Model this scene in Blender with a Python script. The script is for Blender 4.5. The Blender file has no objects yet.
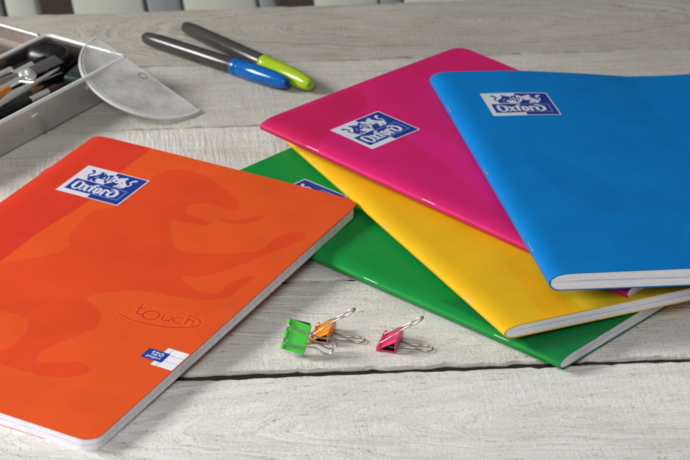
import bpy, bmesh, math, random
import numpy as np
from mathutils import Vector, Matrix
random.seed(4)
R = math.radians
scene = bpy.context.scene
COL = scene.collection

# ------------------------------------------------------------------ helpers
def lin(r, g, b):
    f = lambda c: (c/255/12.92) if c/255 <= .04045 else ((c/255+.055)/1.055)**2.4
    return (f(r), f(g), f(b))

def link(o, parent=None):
    COL.objects.link(o)
    if parent: o.parent = parent
    return o

def tag(o, label=None, cat=None, group=None, kind=None):
    if label: o['label'] = label
    if cat: o['category'] = cat
    if group: o['group'] = group
    if kind: o['kind'] = kind
    return o

def empty(name, loc=(0, 0, 0), rz=0, mat=None):
    o = bpy.data.objects.new(name, None)
    o.empty_display_size = .5
    link(o)
    if mat is not None: o.matrix_world = mat
    else:
        o.location = loc; o.rotation_euler = (0, 0, rz)
    return o

def sharpen(bm, ang=38):
    for f in bm.faces: f.smooth = True
    for e in bm.edges:
        if len(e.link_faces) == 2:
            e.smooth = e.calc_face_angle(0) < R(ang)

def obj(name, bm, mats, parent=None, ang=38):
    me = bpy.data.meshes.new(name)
    bm.normal_update()
    sharpen(bm, ang)
    bm.to_mesh(me); bm.free()
    for m in (mats if isinstance(mats, (list, tuple)) else [mats]): me.materials.append(m)
    return link(bpy.data.objects.new(name, me), parent)

def add_box(bm, c, s, rz=0, bev=0, seg=2, M=None):
    b2 = bmesh.new()
    bmesh.ops.create_cube(b2, size=1)
    bmesh.ops.scale(b2, vec=s, verts=b2.verts)
    if bev: bmesh.ops.bevel(b2, geom=b2.edges[:], offset=bev, segments=seg, affect='EDGES', profile=.5)
    T = Matrix.Translation(c) @ Matrix.Rotation(rz, 4, 'Z')
    if M: T = M @ T
    b2.transform(T)
    merge(bm, b2)

def merge(bm, b2, mi=None):
    b2.verts.ensure_lookup_table()
    mp = [bm.verts.new(v.co) for v in b2.verts]
    b2.verts.index_update()
    for f in b2.faces:
        nf = bm.faces.new([mp[v.index] for v in f.verts])
        nf.material_index = f.material_index if mi is None else mi
    b2.free()

def add_lathe(bm, prof, a, b, n=28, mi=None):
    """profile [(t along axis in cm, radius)] revolved about the line a->b"""
    a = Vector(a); b = Vector(b); d = (b-a).normalized()
    q = d.to_track_quat('Z', 'Y').to_matrix()
    rings = []
    for t, r in prof:
        if r < 1e-5: rings.append([bm.verts.new(a+d*t)])
        else: rings.append([bm.verts.new(a+d*t+q@Vector((r*math.cos(2*math.pi*k/n), r*math.sin(2*math.pi*k/n), 0))) for k in range(n)])
    for A, B in zip(rings, rings[1:]):
        for k in range(n):
            k2 = (k+1) % n
            if len(A) == 1 and len(B) == 1: continue
            if len(A) == 1: f = bm.faces.new((A[0], B[k2], B[k]))
            elif len(B) == 1: f = bm.faces.new((A[k], A[k2], B[0]))
            else: f = bm.faces.new((A[k], A[k2], B[k2], B[k]))
            if mi is not None: f.material_index = mi
    if len(rings[0]) > 1: bm.faces.new(rings[0][::-1])
    if len(rings[-1]) > 1: bm.faces.new(rings[-1])

def add_tube(bm, pts, r, n=10, closed=False):
    pts = [Vector(p) for p in pts]
    N = len(pts); rings = []; prev = None
    for i, p in enumerate(pts):
        if closed: t = pts[(i+1) % N]-pts[i-1]
        else: t = pts[min(i+1, N-1)]-pts[max(i-1, 0)]
        t.normalize()
        if prev is None:
            x = t.orthogonal().normalized()
        else:
            x = (prev - t*prev.dot(t)).normalized()
        prev = x; y = t.cross(x)
        rr = r[i] if isinstance(r, (list, tuple)) else r
        rings.append([bm.verts.new(p+x*rr*math.cos(2*math.pi*k/n)+y*rr*math.sin(2*math.pi*k/n)) for k in range(n)])
    for i in range(N if closed else N-1):
        A, B = rings[i], rings[(i+1) % N]
        for k in range(n):
            k2 = (k+1) % n
            bm.faces.new((A[k], A[k2], B[k2], B[k]))
    if not closed:
        bm.faces.new(rings[0][::-1]); bm.faces.new(rings[-1])

def smooth_path(pts, it=3, closed=False):
    P = [Vector(p) for p in pts]
    for _ in range(it):
        Q = [] if closed else [P[0]]
        for i in range(len(P) if closed else len(P)-1):
            a, b = P[i], P[(i+1) % len(P)]
            Q += [a*.75+b*.25, a*.25+b*.75]
        if not closed: Q.append(P[-1])
        P = Q
    return P

# ------------------------------------------------------------------ materials
def new_mat(name):
    m = bpy.data.materials.new(name); m.use_nodes = True
    nt = m.node_tree; b = nt.nodes['Principled BSDF']
    return m, nt, b

def N(nt, typ, **kw):
    n = nt.nodes.new(typ)
    for k, v in kw.items(): setattr(n, k, v)
    return n

def L(nt, a, b): nt.links.new(a, b)

def plain(name, col, rough=.5, metal=0, bump=.0, bscale=20, var=.0, **kw):
    m, nt, b = new_mat(name)
    b.inputs['Base Color'].default_value = (*col, 1)
    b.inputs['Roughness'].default_value = rough
    b.inputs['Metallic'].default_value = metal
    for k, v in kw.items(): b.inputs[k].default_value = v
    tc = N(nt, 'ShaderNodeTexCoord')
    if bump or var:
        no = N(nt, 'ShaderNodeTexNoise'); no.inputs['Scale'].default_value = bscale; no.inputs['Detail'].default_value = 5
        L(nt, tc.outputs['Object'], no.inputs['Vector'])
        if bump:
            bp = N(nt, 'ShaderNodeBump'); bp.inputs['Strength'].default_value = bump; bp.inputs['Distance'].default_value = .05
            L(nt, no.outputs['Fac'], bp.inputs['Height']); L(nt, bp.outputs['Normal'], b.inputs['Normal'])
        if var:
            mx = N(nt, 'ShaderNodeMix', data_type='RGBA')
            mx.inputs['A'].default_value = (*[c*(1-var) for c in col], 1)
            mx.inputs['B'].default_value = (*[min(1, c*(1+var)) for c in col], 1)
            L(nt, no.outputs['Fac'], mx.inputs['Factor']); L(nt, mx.outputs['Result'], b.inputs['Base Color'])
            mr = N(nt, 'ShaderNodeMapRange')
            mr.inputs['To Min'].default_value = max(0, rough-.1); mr.inputs['To Max'].default_value = rough+.12
            L(nt, no.outputs['Fac'], mr.inputs['Value']); L(nt, mr.outputs['Result'], b.inputs['Roughness'])
    return m

def painted(name, rough=.52, coat=0.0, bump=.30):
    """colour comes from the mesh's own colour attribute"""
    m, nt, b = new_mat(name)
    at = N(nt, 'ShaderNodeAttribute'); at.attribute_name = 'Col'
    tc = N(nt, 'ShaderNodeTexCoord')
    n1 = N(nt, 'ShaderNodeTexNoise'); n1.inputs['Scale'].default_value = .35; n1.inputs['Detail'].default_value = 4
    L(nt, tc.outputs['Object'], n1.inputs['Vector'])
    mr = N(nt, 'ShaderNodeMapRange'); mr.inputs['From Min'].default_value = .3; mr.inputs['From Max'].default_value = .7
    mr.inputs['To Min'].default_value = .93; mr.inputs['To Max'].default_value = 1.05
    L(nt, n1.outputs['Fac'], mr.inputs['Value'])
    mu = N(nt, 'ShaderNodeMix', data_type='RGBA', blend_type='MULTIPLY'); mu.inputs['Factor'].default_value = 1
    L(nt, at.outputs['Color'], mu.inputs['A']); L(nt, mr.outputs['Result'], mu.inputs['B'])
    L(nt, mu.outputs['Result'], b.inputs['Base Color'])
    b.inputs['Specular IOR Level'].default_value = .16
    n3 = N(nt, 'ShaderNodeTexNoise'); n3.inputs['Scale'].default_value = 1.3; n3.inputs['Detail'].default_value = 6
    L(nt, tc.outputs['Object'], n3.inputs['Vector'])
    m3 = N(nt, 'ShaderNodeMapRange'); m3.inputs['To Min'].default_value = rough-.07; m3.inputs['To Max'].default_value = rough+.1
    L(nt, n3.outputs['Fac'], m3.inputs['Value']); L(nt, m3.outputs['Result'], b.inputs['Roughness'])
    # soft-touch linen emboss and faint waviness of the card
    n2 = N(nt, 'ShaderNodeTexNoise'); n2.inputs['Scale'].default_value = 11; n2.inputs['Detail'].default_value = 4
    mp = N(nt, 'ShaderNodeMapping'); mp.inputs['Scale'].default_value = (1, .25, 1)
    L(nt, tc.outputs['Object'], mp.inputs['Vector']); L(nt, mp.outputs['Vector'], n2.inputs['Vector'])
    b1 = N(nt, 'ShaderNodeBump'); b1.inputs['Strength'].default_value = bump; b1.inputs['Distance'].default_value = .02
    L(nt, n2.outputs['Fac'], b1.inputs['Height'])
    b2 = N(nt, 'ShaderNodeBump'); b2.inputs['Strength'].default_value = .12; b2.inputs['Distance'].default_value = .6
    n4 = N(nt, 'ShaderNodeTexNoise'); n4.inputs['Scale'].default_value = .16; n4.inputs['Detail'].default_value = 1
    L(nt, tc.outputs['Object'], n4.inputs['Vector'])
    L(nt, n4.outputs['Fac'], b2.inputs['Height']); L(nt, b1.outputs['Normal'], b2.inputs['Normal'])
    L(nt, b2.outputs['Normal'], b.inputs['Normal'])
    return m

def paper_mat():
    m, nt, b = new_mat('page_edges')
    tc = N(nt, 'ShaderNodeTexCoord')
    mp = N(nt, 'ShaderNodeMapping'); mp.inputs['Scale'].default_value = (.12, .12, 42)
    L(nt, tc.outputs['Object'], mp.inputs['Vector'])
    n1 = N(nt, 'ShaderNodeTexNoise'); n1.inputs['Scale'].default_value = 1; n1.inputs['Detail'].default_value = 3; n1.inputs['Roughness'].default_value = .7
    L(nt, mp.outputs['Vector'], n1.inputs['Vector'])
    # printed rules of the pages reaching the edge: speckle
    mp2 = N(nt, 'ShaderNodeMapping'); mp2.inputs['Scale'].default_value = (9, 9, 20)
    L(nt, tc.outputs['Object'], mp2.inputs['Vector'])
    n2 = N(nt, 'ShaderNodeTexNoise'); n2.inputs['Scale'].default_value = 1; n2.inputs['Detail'].default_value = 2
    L(nt, mp2.outputs['Vector'], n2.inputs['Vector'])
    c1 = N(nt, 'ShaderNodeValToRGB')
    c1.color_ramp.elements[0].position = .36; c1.color_ramp.elements[0].color = (*lin(222, 218, 230), 1)
    c1.color_ramp.elements[1].position = .5; c1.color_ramp.elements[1].color = (*lin(250, 249, 252), 1)
    L(nt, n1.outputs['Fac'], c1.inputs['Fac'])
    c2 = N(nt, 'ShaderNodeValToRGB')
    c2.color_ramp.elements[0].position = .36; c2.color_ramp.elements[0].color = (*lin(238, 235, 248), 1)
    c2.color_ramp.elements[1].position = .52; c2.color_ramp.elements[1].color = (1, 1, 1, 1)
    L(nt, n2.outputs['Fac'], c2.inputs['Fac'])
    mu = N(nt, 'ShaderNodeMix', data_type='RGBA', blend_type='MULTIPLY'); mu.inputs['Factor'].default_value = 1
    L(nt, c1.outputs['Color'], mu.inputs['A']); L(nt, c2.outputs['Color'], mu.inputs['B'])
    L(nt, mu.outputs['Result'], b.inputs['Base Color'])
    bp = N(nt, 'ShaderNodeBump'); bp.inputs['Strength'].default_value = .25; bp.inputs['Distance'].default_value = .02
    L(nt, n1.outputs['Fac'], bp.inputs['Height']); L(nt, bp.outputs['Normal'], b.inputs['Normal'])
    wv = N(nt, 'ShaderNodeTexWave'); wv.bands_direction = 'Y'; wv.inputs['Scale'].default_value = .39; wv.inputs['Distortion'].default_value = 1.2; wv.inputs['Detail'].default_value = 1
    L(nt, tc.outputs['Object'], wv.inputs['Vector'])
    wr = N(nt, 'ShaderNodeMapRange'); wr.inputs['From Min'].default_value = .0; wr.inputs['From Max'].default_value = .14; wr.inputs['To Min'].default_value = .9; wr.inputs['To Max'].default_value = 1
    L(nt, wv.outputs['Fac'], wr.inputs['Value'])
    mw = N(nt, 'ShaderNodeMix', data_type='RGBA', blend_type='MULTIPLY'); mw.inputs['Factor'].default_value = 1
    L(nt, mu.outputs['Result'], mw.inputs['A']); L(nt, wr.outputs['Result'], mw.inputs['B']); L(nt, mw.outputs['Result'], b.inputs['Base Color'])
    b.inputs['Roughness'].default_value = .8
    return m

def wood_mat(seed, YC=0, xa=30, slope=.09, amp=.5, saw=.6, falloff_tone=(1, 1, 1)):
    """white-washed rough sawn board, grain along local x"""
    rnd = random.Random(seed)
    m, nt, b = new_mat('whitewashed_board')
    tc = N(nt, 'ShaderNodeTexCoord')
    sh = N(nt, 'ShaderNodeMapping'); sh.inputs['Location'].default_value = (seed*173.0, seed*37.0, 0)
    L(nt, tc.outputs['Object'], sh.inputs['Vector'])
    # slow warp
    wn = N(nt, 'ShaderNodeTexNoise'); wn.inputs['Scale'].default_value = 1; wn.inputs['Detail'].default_value = 3
    wm = N(nt, 'ShaderNodeMapping'); wm.inputs['Scale'].default_value = (.07, .22, .22)
    L(nt, sh.outputs['Vector'], wm.inputs['Vector']); L(nt, wm.outputs['Vector'], wn.inputs['Vector'])
    sp = N(nt, 'ShaderNodeSeparateXYZ'); L(nt, sh.outputs['Vector'], sp.inputs['Vector'])
    # cone cut: r = sqrt(y^2 + (d + s x)^2)  -> nested cathedral arches
    def M_(op, a, bb=None, c=None):
        n = N(nt, 'ShaderNodeMath', operation=op)
        for i, v in enumerate((a, bb, c)):
            if v is None: continue
            if isinstance(v, (int, float)): n.inputs[i].default_value = v
            else: L(nt, v, n.inputs[i])
        return n.outputs[0]
    wx = M_('MULTIPLY_ADD', wn.outputs['Fac'], 3.2, -1.6)
    so = N(nt, 'ShaderNodeSeparateXYZ'); L(nt, tc.outputs['Object'], so.inputs['Vector'])
    sx = M_('MULTIPLY_ADD', M_('SUBTRACT', so.outputs['X'], xa), slope, wx)
    yy = M_('ADD', M_('SUBTRACT', so.outputs['Y'], YC), M_('MULTIPLY_ADD', wn.outputs['Fac'], 3.0, -1.5))
    r = M_('SQRT', M_('ADD', M_('MULTIPLY', yy, yy), M_('MULTIPLY', sx, sx)))
    rn = N(nt, 'ShaderNodeTexNoise'); rn.noise_dimensions = '1D'; rn.inputs['Scale'].default_value = 2.6; rn.inputs['Detail'].default_value = 3; rn.inputs['Roughness'].default_value = .6
    L(nt, M_('ADD', r, seed*13.7), rn.inputs['W'])
    rings = M_('MULTIPLY', M_('MULTIPLY_ADD', rn.outputs['Fac'], 4.0, -2.0), amp)
    # fibres
    fm = N(nt, 'ShaderNodeMapping'); fm.inputs['Scale'].default_value = (.5, 9, 9)
    L(nt, sh.outputs['Vector'], fm.inputs['Vector'])
    fn = N(nt, 'ShaderNodeTexNoise'); fn.inputs['Scale'].default_value = 1; fn.inputs['Detail'].default_value = 6; fn.inputs['Roughness'].default_value = .65
    L(nt, fm.outputs['Vector'], fn.inputs['Vector'])
    # saw marks across the board
    sm = N(nt, 'ShaderNodeMapping'); sm.inputs['Scale'].default_value = (4.2, .35, .35); sm.inputs['Rotation'].default_value = (0, 0, R(rnd.uniform(-8, 8)))
    L(nt, sh.outputs['Vector'], sm.inputs['Vector'])
    sn = N(nt, 'ShaderNodeTexNoise'); sn.inputs['Scale'].default_value = 1; sn.inputs['Detail'].default_value = 3
    L(nt, sm.outputs['Vector'], sn.inputs['Vector'])
    # patches where the saw marks / roughness show
    pn = N(nt, 'ShaderNodeTexNoise'); pn.inputs['Scale'].default_value = .12; pn.inputs['Detail'].default_value = 2
    L(nt, sh.outputs['Vector'], pn.inputs['Vector'])
    pk = N(nt, 'ShaderNodeMapRange'); pk.inputs['From Min'].default_value = .45; pk.inputs['From Max'].default_value = .62
    L(nt, pn.outputs['Fac'], pk.inputs['Value'])
    # grit
    gn = N(nt, 'ShaderNodeTexNoise'); gn.inputs['Scale'].default_value = 5.0; gn.inputs['Detail'].default_value = 5; gn.inputs['Roughness'].default_value = .7
    L(nt, sh.outputs['Vector'], gn.inputs['Vector'])
    # colour
    cr = N(nt, 'ShaderNodeValToRGB')
    e = cr.color_ramp.elements
    e[0].position = .33; e[0].color = (*lin(150, 140, 128), 1)
    e[1].position = .62; e[1].color = (*lin(250, 249, 246), 1)
    x = cr.color_ramp.elements.new(.42); x.color = (*lin(240, 238, 233), 1)
    tone = M_('ADD', M_('MULTIPLY', fn.outputs['Fac'], .45), M_('MULTIPLY', gn.outputs['Fac'], .55))
    tone = M_('MULTIPLY_ADD', rings, .07, tone)
    L(nt, tone, cr.inputs['Fac'])
    big = N(nt, 'ShaderNodeTexNoise'); big.inputs['Scale'].default_value = .09; big.inputs['Detail'].default_value = 4
    L(nt, sh.outputs['Vector'], big.inputs['Vector'])
    bm_ = N(nt, 'ShaderNodeMapRange'); bm_.inputs['From Min'].default_value = .3; bm_.inputs['From Max'].default_value = .7
    bm_.inputs['To Min'].default_value = .86; bm_.inputs['To Max'].default_value = 1.04
    L(nt, big.outputs['Fac'], bm_.inputs['Value'])
    mu = N(nt, 'ShaderNodeMix', data_type='RGBA', blend_type='MULTIPLY'); mu.inputs['Factor'].default_value = 1
    L(nt, cr.outputs['Color'], mu.inputs['A']); L(nt, bm_.outputs['Result'], mu.inputs['B'])
    # worn, greyer and browner streaks where the wash has rubbed off
    st = N(nt, 'ShaderNodeTexNoise'); st.inputs['Scale'].default_value = 1; st.inputs['Detail'].default_value = 7; st.inputs['Roughness'].default_value = .72
    stm = N(nt, 'ShaderNodeMapping'); stm.inputs['Scale'].default_value = (.2, .8, 1)
    L(nt, sh.outputs['Vector'], stm.inputs['Vector']); L(nt, stm.outputs['Vector'], st.inputs['Vector'])
    stc = N(nt, 'ShaderNodeValToRGB')
    stc.color_ramp.elements[0].position = .30; stc.color_ramp.elements[0].color = (.86, .835, .80, 1)
    stc.color_ramp.elements[1].position = .56; stc.color_ramp.elements[1].color = (1, 1, 1, 1)
    L(nt, st.outputs['Fac'], stc.inputs['Fac'])
    mu2 = N(nt, 'ShaderNodeMix', data_type='RGBA', blend_type='MULTIPLY'); mu2.inputs['Factor'].default_value = 1
    L(nt, mu.outputs['Result'], mu2.inputs['A']); L(nt, stc.outputs['Color'], mu2.inputs['B'])
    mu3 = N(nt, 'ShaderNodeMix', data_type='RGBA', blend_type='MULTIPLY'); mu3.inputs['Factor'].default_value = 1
    L(nt, mu2.outputs['Result'], mu3.inputs['A']); mu3.inputs['B'].default_value = (*falloff_tone, 1)
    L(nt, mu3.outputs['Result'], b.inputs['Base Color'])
    b.inputs['Roughness'].default_value = .75; b.inputs['Specular IOR Level'].default_value = .25
    # relief
    h = M_('MULTIPLY', rings, .85)
    h = M_('MULTIPLY_ADD', fn.outputs['Fac'], 1.5, h)
    h = M_('MULTIPLY_ADD', gn.outputs['Fac'], 1.35, h)
    h = M_('MULTIPLY_ADD', M_('MULTIPLY', sn.outputs['Fac'], pk.outputs['Result']), 1.6*saw, h)
    bp = N(nt, 'ShaderNodeBump'); bp.inputs['Strength'].default_value = .85; bp.inputs['Distance'].default_value = .085
    L(nt, h, bp.inputs['Height']); L(nt, bp.outputs['Normal'], b.inputs['Normal'])
    return m

# ------------------------------------------------------------------ camera (fitted to the photograph, unit = 1 cm)
F, PITCH, ROLL, CH = 2185.813, .47363, .0171, 62.15065
cam = bpy.data.cameras.new('camera'); cam.sensor_width = 36; cam.lens = F/690*36
cam.clip_start = 1; cam.clip_end = 3000
cam.dof.use_dof = True; cam.dof.focus_distance = 128; cam.dof.aperture_fstop = .20
co = bpy.data.objects.new('camera', cam); link(co)
co.matrix_world = Matrix.Translation((0, -130, CH)) @ Matrix.Rotation(math.pi/2-PITCH, 4, 'X') @ Matrix.Rotation(ROLL, 4, 'Z')
scene.camera = co

# ------------------------------------------------------------------ table of white-washed boards
YAW = .115
table = empty('plank_table', (0, 0, -2.2), YAW)
tag(table, 'whitewashed rough sawn plank table under all the notebooks', 'table')
edges = [-48.0, -36.8, -25.7, -15.0, -3.9, 7.6, 18.7, 29.75]
gaps = [.1, .2, .66, .26, .1, .12, .08, .0]
taper = lambda y: -.011+(y+25.7)*.00065
# per board: centre offset, apex x, cone slope, ring strength, saw-mark strength, tone (light falloff to the back painted in)
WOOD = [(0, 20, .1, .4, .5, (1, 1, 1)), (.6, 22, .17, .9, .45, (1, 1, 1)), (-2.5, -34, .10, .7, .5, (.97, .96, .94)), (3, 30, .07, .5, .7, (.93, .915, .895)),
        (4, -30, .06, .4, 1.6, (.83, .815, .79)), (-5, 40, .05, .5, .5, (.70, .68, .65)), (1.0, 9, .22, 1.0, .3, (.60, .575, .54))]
M_rawside = plain('raw_board_side', lin(66, 54, 44), .9, bump=.4, bscale=3, var=.35)
def plank(y0, y1, g0, g1, seed, zoff):
    rnd = random.Random(seed)
    bm = bmesh.new()
    k0, k1 = taper(y0), taper(y1)
    y0 += g0/2; y1 -= g1/2
    w = y1-y0; r = .17
    prof = [(0, -2.2), (0, -r*1.4), (.04, -r*.6), (r*.45, -r*.15), (r*1.2, 0)]
    k = 12
    prof += [(r*1.2+(w-2.4*r)*i/k, 0) for i in range(1, k)]
    prof += [(w-p[0], p[1]) for p in [(0, -2.2), (0, -r*1.4), (.04, -r*.6), (r*.45, -r*.15), (r*1.2, 0)]][::-1]
    n = 360; x0, x1 = -75, 75
    ph = [rnd.uniform(0, 6.28) for _ in range(8)]
    def wob(x, s):
        return sum(math.sin(x*f+ph[(i+s) % 8])*a for i, (f, a) in enumerate([(.13, .03), (.41, .03), (1.1, .025), (2.9, .03), (5.7, .022)]))
    rows = []
    for i in range(n+1):
        x = x0+(x1-x0)*i/n
        row = []
        for j, (py, pz) in enumerate(prof):
            t = py/w
            jy = x*(k0*(1-t)+k1*t) + wob(x, 0)*(1-t)*(1 if j < 5 else 0) + wob(x, 4)*t*(1 if j > len(prof)-6 else 0)
            chip = max(0, math.sin(x*.83+ph[3])*math.sin(x*2.3+ph[5])-.55)*.35
            if j < 5: jy += chip*(1-t)
            elif j > len(prof)-6: jy -= chip*t
            jz = .02*math.sin(x*.2+py*.7+ph[2]) + (rnd.uniform(-.02, .02) if 2 <= j < len(prof)-2 and (j < 6 or j > len(prof)-7) else 0)
            row.append(bm.verts.new((x, y0+py+jy, pz+2.2+zoff+(jz if pz > -1 else 0))))
        rows.append(row)
    for A, B in zip(rows, rows[1:]):
        for j, (a, b, c, d) in enumerate(zip(A, A[1:], B[1:], B)):
            bm.faces.new((a, d, c, b)).material_index = 1 if j in (0, len(prof)-2) else 0
        bm.faces.new((A[0], A[-1], B[-1], B[0])).material_index = 1
    bm.faces.new(rows[0]); bm.faces.new(rows[-1][::-1])
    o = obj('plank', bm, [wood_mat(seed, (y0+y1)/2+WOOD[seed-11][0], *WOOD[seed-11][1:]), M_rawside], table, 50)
    return o
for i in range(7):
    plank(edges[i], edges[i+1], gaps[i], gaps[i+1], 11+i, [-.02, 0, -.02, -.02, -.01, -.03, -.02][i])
bm = bmesh.new()
for x in (-60, 0, 60): add_box(bm, (x, -10, -1.6), (6, 74, 3), bev=.2)
add_box(bm, (0, -10, -4.2), (140, 70, 2), bev=.2)
obj('batten', bm, plain('dark_underside', lin(60, 50, 44), .9, bump=.3, bscale=3, var=.3), table)
legm = plain('table_leg_paint', lin(180, 176, 168), .7, bump=.3, bscale=3, var=.1)
for x in (-64, 64):
    for y in (-38, 18):
        bm = bmesh.new(); add_box(bm, (x, y, -37), (7, 7, 62), bev=.4); obj('leg', bm, legm, table)

# room behind the far table edge
bm = bmesh.new(); add_box(bm, (0, 80, -70), (1400, 1400, 2))
tag(obj('floor', bm, plain('floor_boards', lin(120, 108, 96), .6, bump=.1, bscale=.2, var=.15)), kind='structure')
bm = bmesh.new(); add_box(bm, (0, 260, 40), (1400, 4, 220))
tag(obj('back_wall', bm, plain('back_wall_paint', lin(78, 72, 66), .8, bump=.1, bscale=.3, var=.1)), kind='structure')
screen = empty('slatted_panel', (0, 62, -68))
tag(screen, 'pale painted slatted panel standing behind the far table edge', 'panel')
pm = plain('pale_panel_paint', lin(196, 200, 190), .6, bump=.1, bscale=1, var=.05)
pg = plain('grey_panel_paint', lin(140, 146, 150), .6, bump=.1, bscale=1, var=.06)
def slat(x0, x1, m, y=0, lean=2.2):
    b2 = bmesh.new()
    add_box(b2, ((x0+x1)/2, y, 34), (x1-x0, 2.2, 68), bev=.4)
    for v in b2.verts: v.co.x += (54-v.co.z)*.16
    return obj('slat', b2, m, screen)
for x0, x1, m in [(-60, -38, pm), (-36, -32.3, pg), (-31.9, -29, pm), (-25.6, -18.9, pm), (-18.6, -15.4, pg), (-15.2, -8.3, pm), (-8.1, -6.5, pg), (-2.9, 3.1, pm), (3.2, 5.3, pg), (5.5, 15, pm), (18, 30, pm), (33, 50, pm)]:
    slat(x0, x1, m)

# ------------------------------------------------------------------ 2-D art (pure functions of flat coordinates)
def inside(poly, X, Y):
    c = np.zeros(X.shape, bool)
    n = len(poly)
    for i in range(n):
        x1, y1 = poly[i]; x2, y2 = poly[(i+1) % n]
        if y1 == y2: continue
        cond = (y1 > Y) != (y2 > Y)
        c ^= cond & (X < (x2-x1)*(Y-y1)/(y2-y1)+x1)
    return c
def chaikin(P, it=2):
    P = np.array(P, float)
    for _ in range(it):
        Q = np.roll(P, -1, 0)
        P = np.stack([P*.75+Q*.25, P*.25+Q*.75], 1).reshape(-1, 2)
    return P
def seg(X, Y, pts, w):
    """distance-based stroke coverage; w = full width (or list per point)"""
    d = np.full(X.shape, 1e9)
    ws = w if isinstance(w, (list, tuple)) else [w]*len(pts)
    for (a, b, wa, wb) in zip(pts, pts[1:], ws, ws[1:]):
        ax, ay = a; bx, by = b
        L2 = (bx-ax)**2+(by-ay)**2+1e-12
        t = np.clip(((X-ax)*(bx-ax)+(Y-ay)*(by-ay))/L2, 0, 1)
        dd = np.hypot(X-ax-t*(bx-ax), Y-ay-t*(by-ay)) - .5*(wa+(wb-wa)*t)
        d = np.minimum(d, dd)
    return d
def cov(d, aa): return np.clip(.5-d/aa, 0, 1)
def arc(cx, cy, rx, ry, a0, a1, n=14):
    return [(cx+rx*math.cos(R(a0+(a1-a0)*i/n)), cy+ry*math.sin(R(a0+(a1-a0)*i/n))) for i in range(n+1)]

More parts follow.
